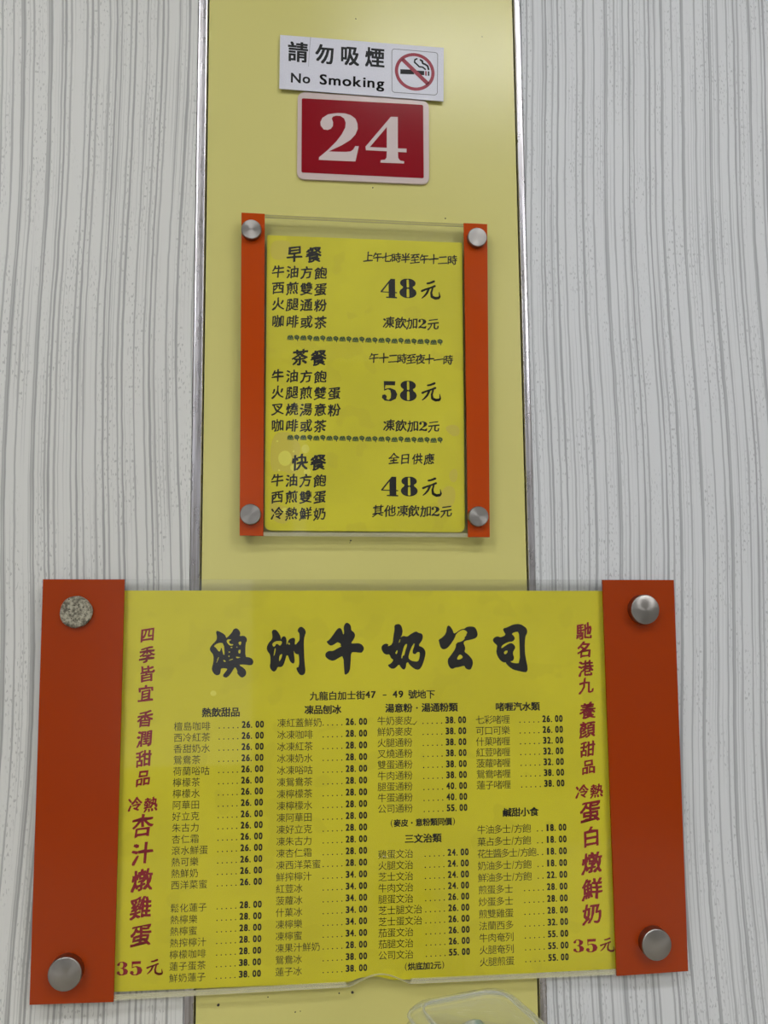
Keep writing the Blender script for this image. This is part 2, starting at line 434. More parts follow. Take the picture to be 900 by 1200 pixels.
# ------------------------------------------------------------------ room number plate
DP0, DP1 = 0.0, 0.002
q = quad([(349, 107.5), (502.4, 118), (502.8, 216), (348, 209.5)], DP1)
t = thing('number_plate', 'small red plastic number plate reading 24, with a pale rounded border', 'number plate', P(425, 162, 0))
build('backing_plate', slab_mesh(round_poly(q, .0052), .0001, DP1, .0004), M_plate, t)
q2 = quad([(353.6, 115.2), (495.8, 123), (496.6, 209), (353.2, 202.2)], DP1)
build('red_field', slab_mesh(round_poly(q2, .0012, 3), DP1 + .00002, DP1 + .00015), M_platered, t, 'dark red rectangle with rounded corners')
z = lambda v: (340 + v.x / 5.294, 100 + v.y / 5.294)
two = smooth([(190, 250), (192, 215), (235, 180), (300, 172), (370, 182), (412, 215), (420, 265), (400, 320), (335, 372), (262, 412), (330, 414), (380, 407), (402, 378)], 0)
two = [(190, 250), (188, 228), (200, 202), (235, 180), (270, 174), (300, 172), (340, 174), (378, 186), (405, 207), (418, 238), (419, 270), (405, 305), (375, 338), (320, 372), (270, 395), (240, 410), (290, 412), (345, 413), (375, 410), (392, 398), (404, 377), (426, 378), (405, 472), (300, 468), (178, 462), (180, 446), (235, 400), (285, 350), (320, 305), (342, 262), (345, 232), (335, 205), (312, 190), (285, 188), (265, 194), (258, 206), (266, 228), (265, 252), (252, 270), (232, 277), (208, 273)]
four = [[(468, 380), (625, 195), (668, 196), (668, 391), (722, 393), (722, 416), (669, 413), (670, 450), (682, 466), (708, 472), (706, 485), (560, 479), (562, 464), (588, 461), (598, 448), (600, 409), (470, 402)], [(494, 383), (600, 258), (600, 388)]]
pr = Print(DP1 + .00022)
pr.outline([two], z); pr.outline(four, z)
pr.build('numerals', M_digit, t, 'pale serif numerals 24')

# ------------------------------------------------------------------ no smoking sign
DS0, DS1 = 0.0024, 0.0031
q = quad([(328.3, 40.8), (520, 56), (519.6, 118.6), (327.3, 103.8)], DS1)
t = thing('no_smoking_sign', 'silvery white no smoking sign in Chinese and English with crossed-out cigarette', 'sign', P(424, 80, 0))
build('sign_board', slab_mesh(q, DS0, DS1), M_sign, t)
c = [(q[0][0] + .006, q[0][1] - .010), (q[1][0] - .006, q[1][1] - .010), (q[1][0] - .006, q[1][1] - .030), (q[0][0] + .006, q[0][1] - .030)]
build('foam_tape', slab_mesh([(a, b) for a, b in c], .0001, DS0 - .00005), M_tape, t)
DT = DS1 + .00006; TI = 0.018
pr = Print(DT)
for ch, x0, x1, y0, y1 in (('請', 337.3, 361, 49, 72.7), ('勿', 369.3, 391, 52, 74.8), ('吸', 399.6, 421.2, 55, 76.8), ('煙', 427.8, 450.7, 55.8, 79)):
    pr.char(ch, (x0 + x1) / 2, (y0 + y1) / 2, x1 - x0, y1 - y0, bold=.028, tilt=TI, fit=True)
def word(pr, s, x0, y0, x1, y1, h, bold, ref):
    # proportional set between two base line points
    adv = []; pen = 0
    for ch in s:
        b = bbox(glyph(ch, bold)[0]); adv.append((pen, pen + b[1] - b[0])); pen += b[1] - b[0] + .11
    tot = adv[-1][1]
    for ch, (a, b) in zip(s, adv):
        pr.latin(ch, x0 + (x1 - x0) * a / tot, x0 + (x1 - x0) * b / tot, y0 + (y1 - y0) * a / tot, h, bold, ref, TI)
word(pr, 'No', 340.8, 96.6, 363.5, 97.8, 11.4, .022, 'N')
# letters that hang below the line keep their own depth
def word2(pr, s, x0, y0, x1, y1, h, bold):
    hb = bbox(glyph('k', bold)[0]); sy = h / (hb[3] - hb[2])
    pen = 0; adv = []
    for ch in s:
        b = bbox(glyph(ch, bold)[0]); adv.append((pen, b)); pen += b[1] - b[0] + .10
    tot = pen - .10; sx = (x1 - x0) / tot
    for ch, (a, b) in zip(s, adv):
        vs, fs = glyph(ch, bold); r, u = axes_at(x0, y0, TI)
        bx = x0 + a * sx; by = y0 + (y1 - y0) * (a / tot)
        pr.raw([tuple(Vector((bx, by)) + r * ((v.x - b[0]) * sx) + u * ((v.y - hb[2]) * sy)) for v in vs], fs)
word2(pr, 'Smoking', 374.5, 98.8, 450.3, 103.6, 12.0, .022)
pr.build('sign_lettering', M_ink, t, 'black Chinese characters above the words No Smoking')
S = lambda x, y: (450 + x / 11.25, 40 + y / 11.25)
def frame_line(pr, pts, w):
    pr.stroke(pts + pts[:1], w)
pr = Print(DT)
fr = [tuple(v) for v in round_poly([S(103, 192), S(708, 245), S(702, 805), S(105, 765)], 3.2, 4)]
frame_line(pr, fr, .75)
pr.build('symbol_frame', M_signback, t, 'thin dark rounded outline around the symbol')
pr = Print(DT)
pr.raw([S(215, 462), S(375, 468), S(400, 530), S(215, 525)], [(0, 1, 2, 3)])
pr.raw([S(432, 480), S(530, 486), S(530, 541), S(490, 541)], [(0, 1, 2, 3)])
pr.raw([S(578, 490), S(598, 491), S(598, 550), S(578, 549)], [(0, 1, 2, 3)])
pr.stroke([S(*p) for p in ((435, 325), (408, 335), (402, 370), (430, 395), (465, 430), (510, 435), (545, 465))], 1.75)
pr.stroke([S(*p) for p in ((480, 340), (505, 355), (510, 385), (545, 400), (575, 420), (588, 465))], 2.1)
pr.build('cigarette_symbol', M_ink, t, 'black cigarette with smoke')
pr = Print(DT + .00003)
ring_o = [S(405 + 262 * math.cos(a) + 6 * math.sin(a), 497 + 248 * math.sin(a) + 14 * math.cos(a)) for a in [i * math.pi / 24 for i in range(48)]]
ring_i = [S(405 + 219 * math.cos(a) + 6 * math.sin(a), 497 + 206 * math.sin(a) + 12 * math.cos(a)) for a in [i * math.pi / 24 for i in range(48)]]
pr.outline([ring_o, ring_i], lambda v: (v.x, v.y))
pr.raw([S(222, 345), S(258, 312), S(600, 640), S(562, 675)], [(0, 1, 2, 3)])
pr.raw([S(543, 487), S(562, 488), S(562, 548), S(543, 547)], [(0, 1, 2, 3)])
pr.build('prohibition_ring', M_signred, t, 'crimson ring with a diagonal bar')
# thin scratch across the first character
pr = Print(DT + .00004)
pr.stroke([(364, 43.5), (362.5, 60), (361.5, 78)], [.5, .35, .3])
pr.build('scratch', M_signback, t, 'thin scratch down the sign')

# ------------------------------------------------------------------ menu holders
def knob(parent, px, py, depth, rad, h, kind):
    """turned cap: side, bevel and a slightly dished face"""
    c0 = P(px, py, depth + h); bm = bmesh.new(); seg = 40
    if kind == 'cap': prof = [(rad * .96, 0), (rad * .99, .0003), (rad * .99, h - .0006), (rad * .95, h - .0001), (rad * .93, h)]
    else: prof = [(rad * .92, 0), (rad * .97, .0005), (rad, h * .5), (rad * .97, h * .8), (rad * .9, h), (rad * .5, h + .0003), (rad * .02, h + .0001)]
    rings = []
    for j, (r, y) in enumerate(prof):
        rg = []
        for i in range(seg):
            a = 2 * math.pi * i / seg; k = 1 + (0.02 * math.sin(3 * a + j) + random.uniform(-.02, .02) if kind != 'cap' else 0)
            rg.append(bm.verts.new((r * k * math.cos(a), -y, r * k * math.sin(a))))
        rings.append(rg)
    for a, b in zip(rings, rings[1:]):
        for i in range(seg): bm.faces.new((a[i], a[(i + 1) % seg], b[(i + 1) % seg], b[i]))
    bm.faces.new(rings[0]); bm.faces.new(rings[-1][::-1])
    bmesh.ops.recalc_face_normals(bm, faces=bm.faces)
    me = bpy.data.meshes.new('screw_cap'); bm.to_mesh(me); bm.free()
    for p in me.polygons: p.use_smooth = len(p.vertices) == 4
    me.set_sharp_from_angle(angle=math.radians(28))
    o = link('screw_cap', me, M_knob if kind == 'cap' else M_pit, None)
    o.location = (c0.x, -depth, c0.z); bpy.context.view_layer.update()
    o.parent = parent; o.matrix_parent_inverse = parent.matrix_world.inverted()
    return o, c0
def barrel(parent, c0, rad, d1):
    bm = bmesh.new()
    bmesh.ops.create_cone(bm, cap_ends=True, segments=28, radius1=rad, radius2=rad, depth=d1 - .0001, matrix=Matrix.Translation((c0.x, -d1 / 2, c0.z)) @ Matrix.Rotation(math.pi / 2, 4, 'X'))
    build('standoff', bm, M_barrel, parent)
def lerp(a, b, f): return (a[0] + (b[0] - a[0]) * f, a[1] + (b[1] - a[1]) * f)

# ---- small holder
B0, B1 = .0040, .0070; SH = .0073; F0, F1 = .0074, .0104; O0, O1 = .0105, .0120
small = thing('menu_holder', 'small upright clear acrylic menu holder with narrow orange side strips', 'menu holder', P(427, 440, 0))
cs = quad([(283, 249), (571, 262.5), (574, 629.5), (280.8, 627.5)], O1)
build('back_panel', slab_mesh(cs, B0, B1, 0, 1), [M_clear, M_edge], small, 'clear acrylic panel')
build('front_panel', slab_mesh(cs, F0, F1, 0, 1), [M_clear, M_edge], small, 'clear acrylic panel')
l2, l3 = quad([(310.3, 250.4), (308.6, 628.2)], O1); r2, r3 = quad([(543.5, 261.2), (548.6, 629.4)], O1)
build('side_strip', slab_mesh([cs[0], l2, l3, cs[3]], O0, O1, .0002), M_orange_s, small)
build('side_strip', slab_mesh([r2, cs[1], cs[2], r3], O0, O1, .0002), M_orange_s, small)
for px, py in ((294.5, 268.3), (559.6, 277.5), (293.5, 602.5), (561, 605)):
    o, c0 = knob(small, px, py, O1, .0077, .0046, 'cap'); barrel(small, c0, .0058, B0)
sheet_s = thing('menu_sheet', 'upright yellow set-meal menu sheet with black brush lettering in the small holder', 'menu', P(427, 450, SH))
qs = quad([(313, 275.6), (541.5, 284.5), (545, 623.8), (309.8, 621.6)], SH)
build('paper', slab_mesh(round_poly(qs, [.001, .001, .005, .005], 4), SH - .0002, SH), M_sheet_s, sheet_s)
PD = SH + .00004
def row(pr, s, xs, y, sz, bold=.008, brush=True, ref_x=None):
    rx = ref_x if ref_x is not None else xs[0]
    for ch, x in zip(s, xs):
        yy = y + slope_at(y) * (x - rx)
        if ch in '0123456789':
            big_digit(pr, ch, x - sz * .40, x + sz * .40, yy - sz * .42, yy + sz * .42)
        else: pr.char(ch, x, yy, sz, bold=bold, brush=brush)
X4 = [326, 342.8, 359.2, 375.8, 392.2]
for s, y in (('早餐', 297.8), ('茶餐', 419), ('快餐', 541.8)):
    pr = Print(PD); row(pr, s, [(345.3, 367.6), (351.6, 373.3), (351.2, 372.8)][('早茶快').index(s[0])], y, 18.8, .028)
    pr.build('heading_lettering', M_ink, sheet_s)
for meal in ((('牛油方飽', 318.3), ('西煎雙蛋', 337.2), ('火腿通粉', 356.2), ('咖啡或茶', 376.5)), (('牛油方飽', 440.5), ('火腿煎雙蛋', 459.6), ('叉燒湯意粉', 479.3), ('咖啡或茶', 498.6)), (('牛油方飽', 562.8), ('西煎雙蛋', 582.2), ('冷熱鮮奶', 601.8))):
    pr = Print(PD)
    for s, y in meal: row(pr, s, [x - (y - 318) * .004 for x in X4], y, 14.8, .022)
    pr.build('dish_lettering', M_ink, sheet_s)
for s, xs, y, sz in (('上午七時半至午十二時', [431.6 + 10.93 * i for i in range(10)], 301, 11.4), ('凍飲加2元', [455.6, 469.4, 483, 495, 507.6], 378, 13.2),
                     ('午十二時至夜十一時', [438.2, 449.6, 460.6, 471, 481.8, 492.6, 503, 514, 525], 419.5, 11.4), ('凍飲加2元', [456, 469.8, 484, 496, 508.2], 498.6, 13.2),
                     ('全日供應', [461.4, 474.8, 489, 503], 537.5, 12.2), ('其他凍飲加2元', [443, 457.2, 471.6, 485, 499, 510.4, 523], 598.6, 13.2)):
    pr = Print(PD); row(pr, s, xs, y, sz * 1.04, .020); pr.build('note_lettering', M_ink, sheet_s)
def yuan(pr, x, y, s=1.0):
    """brush yuan sign from four tapered strokes, box about 23 x 23"""
    k = s
    g = lambda pts: [(x + a * k, y + b * k) for a, b in pts]
    pr.stroke(g([(-4, -8.2), (-1, -8.6), (4, -10.6)]), [2.2 * k, 2.4 * k, 2.8 * k])
    pr.stroke(g([(-10.3, .8), (-6, -1), (0, -3), (5, -5)]), [2.8 * k, 2.3 * k, 2.2 * k, 2.6 * k])
    pr.stroke(g([(-2.2, -1.6), (-4.5, 3.5), (-7.5, 7), (-10.4, 9.4)]), [2.8 * k, 2.6 * k, 2.1 * k, 1.2 * k])
    pr.stroke(g([(2.5, -2.8), (.8, 3), (1.5, 7.6), (5.5, 9.6), (9.5, 9.2), (11, 7.6), (10.2, 2.4)]), [2.0 * k, 2.6 * k, 3.2 * k, 3.4 * k, 3.2 * k, 2.2 * k, .8 * k])
for d1, x0, x1, x2, x3, y0, y1, yx, yy in (('4', 446, 465.2, 468, 488, 326.6, 349.4, 504.6, 340.2), ('5', 447, 465.6, 468.6, 488.2, 446.2, 470.1, 505.2, 459.6), ('4', 446.6, 466.6, 469.6, 489.4, 558.6, 581.7, 506, 571.2)):
    pr = Print(PD); big_digit(pr, d1, x0, x1, y0, y1); big_digit(pr, '8', x2, x3, y0, y1); yuan(pr, yx, yy, .98)
    pr.build('price_lettering', M_ink, sheet_s)
for y0 in (395.3, 512.4):                                # two ornamental rules
    pg = Print(PD); pd = Print(PD + .00003)
    for i in range(24):
        x = 340.2 + i * 7.63; y = y0 + slope_at(y0) * (x - 340) + .2 * math.sin(i * 2.1)
        if i % 2 == 0:
            pg.disc(x, y, 3.7, 2.7, 10); pd.stroke([(x - 3.2, y + 1.6), (x - 1.5, y - 1.6), (x + .3, y + .7), (x + 1.8, y - 2.2), (x + 3.3, y + 2.2)], .95)
            pd.stroke([(x - 3.6, y + 2.6), (x + 3.4, y + 2.9)], .7)
        else:
            pg.disc(x, y - .3, 3.3, 2.8, 10); pd.stroke([(x - 2.8, y - 1.6), (x - .4, y - 2.9), (x + 2.4, y - 1.2), (x + 1.2, y + 1.3), (x - 1.6, y + .4), (x - .8, y - 1)], .95)
            pd.stroke([(x + .4, y + 1.2), (x + 1, y + 3.6)], 1.0)
    o = pg.build('ornamental_rule', M_green, sheet_s, 'green scrollwork rule between the set meals')
    pd.build('scroll_outline', M_dgreen, o)
# old tape marks on the lower left of the sheet
M_stain = mat('stained_paper', (206, 192, 62), 0.5); M_pale = mat('bleached_paper', (224, 218, 84), 0.5)
for pts in ([(317, 282), (334, 281.5), (341, 284), (340, 297), (332, 305), (317, 304)], [(318, 508), (338, 505), (344, 513), (352, 520), (352, 531), (345, 540), (350, 552), (340, 556), (330, 551), (316, 554)], [(316, 585), (322, 584), (327, 592), (338, 594), (342, 604), (336, 614), (325, 613), (317, 606)], [(520, 501), (530, 497), (538, 500), (539, 510), (530, 512)], [(526, 553), (534, 548), (537, 556), (534, 566), (527, 564)], [(514, 580), (524, 568), (534, 572), (533, 590), (524, 598), (512, 592)]):
    pr = Print(SH + .00002); pr.outline([smooth(pts, 2)], lambda v: (v.x, v.y))
    pr.build('tape_stain', M_stain, sheet_s)
for x, y, r, r2 in ((358, 526, 4.6, 5.2), (334, 537, 8, 9), (345, 548, 5, 4), (325, 517, 1.2, 1.2), (344, 529, 1.2, 1.2), (327, 551, 1.3, 1.3), (334, 598, 4, 3), (360, 553, 4, 4.5)):
    pr = Print(SH + .00003); pr.disc(x, y, r, r2, 16)
    pr.build('glue_blister', M_pale, sheet_s)

def painted_edge_glow(parent, a, b, depth, w=.0030):
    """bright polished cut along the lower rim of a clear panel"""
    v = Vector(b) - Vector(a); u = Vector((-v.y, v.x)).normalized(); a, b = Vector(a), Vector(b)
    build('painted_edge_glow', slab_mesh([tuple(a + u * .0001), tuple(b + u * .0001), tuple(b + u * w), tuple(a + u * w)], depth + .00005, depth + .00009), M_edge_glow, parent)
M_edge_glow = edgemat('edge_glow_cream', (252, 248, 205), 0.24)  # bright cream stands in for light caught inside the acrylic edge
painted_edge_glow(small, l3, r3, F1)

# ---- large holder
B0, B1 = .0050, .0080; SH = .0083; F0, F1 = .0084, .0114; O0, O1 = .0115, .0135
large = thing('menu_holder', 'large wide clear acrylic menu holder with broad dark orange end strips', 'menu holder', P(427, 920, 0))
oc = [(50.2, 678.8), (789.8, 679.6), (806.6, 1138.2), (34.4, 1177.8)]
cs = quad(oc, O1)
# finger notch in the lower edge
def on_bottom(px):
    f = (px - 34.4) / (806.6 - 34.4); a, b = Vector(cs[3]), Vector(cs[2]); return a.lerp(b, f)
n0, n1 = on_bottom(393), on_bottom(466); up = (Vector(cs[0]) - Vector(cs[3])).normalized()
notch = []
for i in range(15):
    f = i / 14; h = math.sin(math.pi * f) ** 1.25 * .0072
    notch.append(tuple(n0.lerp(n1, f) + up * h))
outl = [cs[0], cs[1], cs[2]] + notch[::-1] + [cs[3]]
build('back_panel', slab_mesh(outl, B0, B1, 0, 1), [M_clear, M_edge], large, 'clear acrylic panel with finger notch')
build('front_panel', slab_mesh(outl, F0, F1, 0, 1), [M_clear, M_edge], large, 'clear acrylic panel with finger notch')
l2, l3 = quad([(146, 679), (133, 1174.4)], O1); r2, r3 = quad([(706.2, 679.5), (723, 1144)], O1)
build('side_strip', slab_mesh([cs[0], l2, l3, cs[3]], O0, O1, .0002), M_orange_b, large)
build('side_strip', slab_mesh([r2, cs[1], cs[2], r3], O0, O1, .0002), M_orange_b, large)
painted_edge_glow(large, l3, tuple(n0 - (n1 - n0) * .05), F1, .0040); painted_edge_glow(large, tuple(n1), r3, F1, .0040)
o, c0 = knob(large, 88.5, 717.2, O1, .0113, .0040, 'worn'); o['label'] = 'corroded pitted cap without its steel face'; barrel(large, c0, .0090, B0)
for px, py in ((756.5, 714.2), (75.6, 1142), (770, 1107.6)):
    o, c0 = knob(large, px, py, O1, .0112, .0078, 'cap'); barrel(large, c0, .0090, B0)
sheet_b = thing('menu_sheet', 'wide yellow price list sheet with a large black title in the large holder', 'menu', P(427, 930, SH))
qs = quad([(118, 692), (712.6, 692.4), (730, 1135), (100, 1163.8)], SH)
bb = quad([(405, 1151.2), (412, 1149.5), (420, 1146.2), (430, 1144.6), (438, 1144.2), (446, 1145), (455, 1147.0), (461, 1148.4)], SH)
build('paper', slab_mesh([qs[0], qs[1], qs[2]] + bb[::-1] + [qs[3]], SH - .0002, SH), M_sheet_b, sheet_b)
PD = SH + .00004
TITLE = [
 ((240, 730), [[(195,160),(220,130),(360,205),(375,265),(400,250),(480,165),(500,115),(550,90),(595,115),(630,180),(605,235),(690,222),(735,260),(745,310),(715,360),(712,600),(770,600),(830,625),(858,675),(845,725),(805,748),(700,730),(590,735),(700,800),(735,870),(715,930),(650,968),(600,925),(565,880),(575,850),(535,770),(500,820),(460,890),(395,960),(345,960),(310,925),(380,840),(400,800),(285,795),(280,850),(265,905),(215,925),(165,900),(120,825),(130,760),(150,700),(155,565),(100,500),(85,455),(110,400),(200,310),(212,270),(210,220)],
  [(150,405),(250,345),(335,360),(350,560),(325,560),(290,410),(270,500),(240,500),(200,440)],[(375,320),(410,285),(475,295),(420,320),(440,370),(510,375),(480,400),(430,395)],[(585,340),(640,320),(640,370),(615,400)],[(590,480),(630,465),(625,540),(590,530)],[(545,590),(600,600),(635,605),(560,625)],[(200,710),(235,600),(250,605),(215,690)],[(320,650),(350,655),(375,680),(340,685)],[(450,422),(492,424),(468,448)],[(412,500),(452,508),(430,528)],[(408,580),(438,573),(430,603)],[(420,655),(490,628),(497,640),(435,662)],[(552,418),(578,418),(565,438)]]),
 ((310, 730), [[(125,155),(150,118),(205,120),(250,175),(285,240),(288,300),(300,255),(340,228),(375,250),(388,300),(385,400),(415,320),(440,280),(515,255),(542,290),(530,360),(540,390),(600,320),(615,300),(615,185),(580,150),(590,95),(640,60),(700,95),(732,160),(705,230),(690,330),(695,500),(705,700),(722,850),(700,905),(650,925),(595,890),(550,785),(610,775),(605,550),(570,555),(530,530),(512,480),(520,560),(532,660),(520,710),(490,715),(450,680),(420,600),(410,570),(385,570),(365,650),(330,750),(285,780),(230,770),(215,820),(165,865),(110,820),(90,765),(105,690),(100,560),(45,490),(35,430),(75,345),(130,290),(140,230)],
  [(130,370),(190,320),(305,315),(305,360),(270,405),(235,370),(200,370),(185,410),(155,420)],[(155,600),(180,440),(200,450),(185,540)],[(255,690),(260,570),(315,540),(300,610)],[(408,360),(430,342),(452,370),(435,388)]]),
 ((375, 725), [[(110,400),(150,385),(230,285),(305,175),(350,160),(385,190),(410,290),(425,240),(412,150),(440,85),(480,68),(530,100),(548,150),(548,205),(600,240),(620,290),(600,355),(540,435),(600,435),(690,430),(745,460),(780,525),(745,590),(710,602),(600,585),(545,600),(540,760),(525,930),(440,1000),(425,930),(410,650),(330,690),(250,740),(180,735),(110,690),(88,640),(110,590),(160,565),(225,570),(310,520),(390,480),(345,475),(375,450),(310,410),(270,440),(200,480),(150,455)]]),
 ((440, 725), [[(330,110),(410,88),(455,120),(480,205),(470,280),(440,335),(470,310),(510,302),(555,320),(640,255),(720,220),(755,250),(815,260),(838,310),(820,385),(750,475),(830,500),(875,560),(882,620),(855,730),(825,820),(780,890),(735,900),(680,880),(600,815),(570,760),(540,790),(540,840),(520,885),(490,900),(440,850),(415,800),(360,860),(310,885),(260,870),(210,815),(270,790),(320,725),(270,695),(245,625),(190,635),(140,605),(100,530),(115,470),(180,432),(235,455),(210,490),(300,450),(315,300),(335,200)],
  [(405,425),(425,365),(440,360),(425,415)],[(345,610),(375,555),(392,560),(375,625)],[(450,690),(480,560),(510,470),(545,440),(560,460),(520,580),(510,640),(480,650),(470,700)],[(575,690),(600,590),(640,490),(680,430),(692,445),(640,600),(700,632),(730,590),(780,585),(775,680),(750,750),(700,755),(620,735)]]),
 ((508, 725), [[(85,370),(150,335),(220,260),(235,140),(265,118),(290,130),(340,200),(350,250),(375,262),(480,185),(545,178),(580,145),(650,135),(725,145),(760,200),(780,270),(760,330),(700,360),(600,380),(555,390),(525,425),(555,490),(560,540),(540,580),(610,630),(680,710),(695,770),(685,830),(650,900),(600,895),(560,870),(545,825),(460,850),(380,860),(340,885),(300,875),(260,820),(245,720),(300,650),(390,520),(395,425),(500,400),(555,350),(540,335),(580,290),(575,270),(600,240),(545,195),(480,205),(395,270),(375,340),(290,470),(220,535),(160,540),(120,500),(100,420)],
  [(405,715),(450,635),(480,630),(525,680),(460,720)]]),
 ((570, 725), [[(290,190),(310,165),(350,160),(470,100),(590,90),(690,150),(720,205),(715,260),(680,320),(675,540),(690,680),(732,880),(710,935),(680,945),(560,920),(450,890),(340,790),(350,770),(290,770),(220,710),(170,600),(185,500),(190,470),(130,420),(108,370),(150,320),(205,310),(250,330),(345,285),(310,235)],
  [(440,265),(500,235),(570,230),(580,400),(590,780),(500,785),(410,755),(470,740),(490,680),(465,620),(475,570),(512,510),(490,460),(430,420),(340,470),(270,525),(258,500),(300,450),(400,405),(460,405),(508,350),(480,300)],[(305,590),(340,560),(378,565),(360,610),(320,630)]]),
]
for (ox, oy), sp in TITLE:
    pr = Print(PD)
    pr.outline([smooth(s, 1) for s in sp], lambda v: (ox + v.x / 15, oy + v.y / 15))
    pr.build('title_character', M_ink, sheet_b)
# address
pr = Print(PD)
for i, ch in enumerate('九龍白加士街'): pr.char(ch, 368.2 + i * 10.9, 816 - i * .22, 10.6, bold=.022)
for ch, x in (('4', 428.2), ('7', 434.8), ('4', 460.2), ('9', 467)):
    pr.latin(ch, x, x + 5.6, 818.2 - (x - 428) * .015, 8.2, .03)
pr.stroke([(449, 814.6), (452.6, 814.5)], 1.1)
for i, ch in enumerate('號地下'): pr.char(ch, 483.6 + i * 10.5, 813.8, 10.6, bold=.022)
pr.build('address_lettering', M_ink, sheet_b, 'street address under the title')
# price lists
def heading(s, x0, x1, y, w=None, bold=.030, parent=None, h=None, small=False):
    pr = Print(PD); k = sum(.5 if c in '()2' else 1 for c in s); p = (x1 - x0) / k; x = x0
    for c in s:
        cw = p * (.5 if c in '()2' else 1); xc = x + cw / 2; yy = y + slope_at(y) * (xc - (x0 + x1) / 2)
        if c in '()': pr.char(c, xc, yy, 2.6, 9.5, bold=.0, fit=True)
        elif c == '2': pr.char(c, xc, yy, 3.8, 7.6, bold=.02, fit=True)
        elif c == '・': pr.disc(xc, yy, 1.1)
        else: pr.char(c, xc, yy, p * 1.0, h or p, bold=bold)
        x += cw
    return pr
def column(names, prices, a, b, pa, pb, pitch, title, tl, quadb=0.0, dots=None, rowno=None, pitches=None):
    k = len(names); last = (rowno or list(range(k)))[-1]
    pr = Print(PD); pp = Print(PD)
    for i, (s, p) in enumerate(zip(names, prices)):
        r = (rowno or list(range(k)))[i]; f = r / last; f2 = f + quadb * f * (f - 1)
        x, y = a[0] + (b[0] - a[0]) * f, a[1] + (b[1] - a[1]) * f2
        pt = (pitches or {}).get(i, pitch)
        for c in s:
            cw = pt * (.40 if c == '/' else 1)
            yc = y + slope_at(y) * (x - a[0])
            if c == '/': pr.char(c, x + cw / 2, yc, 2.4, 9.2, fit=True)
            else: pr.char(c, x + cw / 2, yc, 10.5, 10.9)
            x += cw
        px0, py = pa[0] + (pb[0] - pa[0]) * f, pa[1] + (pb[1] - pa[1]) * f2
        pw = (pa[2] - pa[0]) / 5
        for j, c in enumerate('%d.00' % p):
            xx = px0 + pw * j; yb = py + 3.9 + slope_at(py) * (xx - px0)
            if c == '.': pp.disc(xx + 1.2, yb - .8, .85)
            else: pp.latin(c, xx + (.35 if c != '1' else 1.1), xx + pw - (.35 if c != '1' else 1.5), yb, 8.2, .044)
        nd = (dots or {}).get(i, 5)
        for j in range(nd):
            xx = px0 - 4.2 - 5.45 * j; pp.disc(xx, py + 3.3 + slope_at(py) * (xx - px0), .78, k=8)
    o = title.build('list_heading', M_ink, sheet_b, tl[0])
    pr.build('dish_lettering', M_ink_soft, sheet_b, tl[1]); pp.build('price_lettering', M_ink, sheet_b, tl[2])
column('檀島咖啡 西冷紅茶 香甜奶水 鴛鴦茶 荷蘭唂咕 檸檬茶 檸檬水 阿華田 好立克 朱古力 杏仁霜 滾水鮮蛋 熱可樂 熱鮮奶 西洋菜蜜 鬆化蓮子 熱檸樂 熱檸蜜 熱搾檸汁 檸檬咖啡 蓮子蛋茶 鮮奶蓮子'.split(),
       [26] * 15 + [28] * 5 + [38] * 2, (203.5, 851.6), (197.8, 1146.3), (283, 849.3, 309.6), (279.5, 1142, 306), 10.85,
       heading('熱飲甜品', 236.6, 281.4, 834.9), ('bold heading of the hot drinks list', 'hot drinks and sweets in the first column', 'prices and dots of the first column'), quadb=.025, rowno=list(range(15)) + list(range(16, 23)))
column('凍紅蓋鮮奶 冰凍咖啡 冰凍紅茶 冰凍奶水 冰凍唂咕 凍鴛鴦茶 凍檸檬茶 凍檸檬水 凍阿華田 凍好立克 凍朱古力 凍杏仁霜 凍西洋菜蜜 鮮搾檸汁 紅荳冰 菠蘿冰 什菓冰 凍檸樂 凍檸蜜 凍果汁鮮奶 鴛鴦冰 蓮子冰'.split(),
       [26] + [28] * 12 + [34] * 6 + [28, 38, 38], (324.8, 847.6), (322.3, 1139.2), (404.8, 846, 430.6), (404.8, 1135.2, 430.6), 10.55,
       heading('凍品刨冰', 356.8, 400, 831.8), ('bold heading of the iced drinks list', 'iced drinks in the second column', 'prices and dots of the second column'))
column('牛奶麥皮 鮮奶麥皮 火腿通粉 叉燒通粉 雙蛋通粉 牛肉通粉 腿蛋通粉 牛蛋通粉 公司通粉'.split(),
       [38] * 6 + [40, 40, 55], (442, 845), (442.6, 948.2), (521.7, 844, 546.6), (523.2, 947, 548.8), 10.3,
       heading('湯意粉・湯通粉類', 451.5, 536.4, 829.5, bold=.03), ('bold heading of the soup noodle list', 'soup pasta dishes at the top of the third column', 'prices and dots of the soup pasta list'))
heading('(麥皮・意粉類同價)', 457, 534, 963.8, bold=.03, h=9.2).build('note_lettering', M_ink, sheet_b, 'small bracketed note under the soup pasta list')
column('雞蛋文治 火腿文治 芝士文治 牛肉文治 腿蛋文治 芝士腿文治 芝士蛋文治 茄蛋文治 茄腿文治 公司文治'.split(),
       [24] * 4 + [26] * 5 + [55], (443, 1001.6), (443.3, 1120), (524.2, 999.2, 549.6), (525.7, 1116.2, 550.8), 10.35,
       heading('三文治類', 474.2, 517.4, 982.6), ('bold heading of the sandwich list', 'sandwiches at the bottom of the third column', 'prices and dots of the sandwich list'))
heading('(烘底加2元)', 473.6, 521.4, 1132, bold=.03, h=9.2).build('note_lettering', M_ink, sheet_b, 'small bracketed note under the sandwich list')
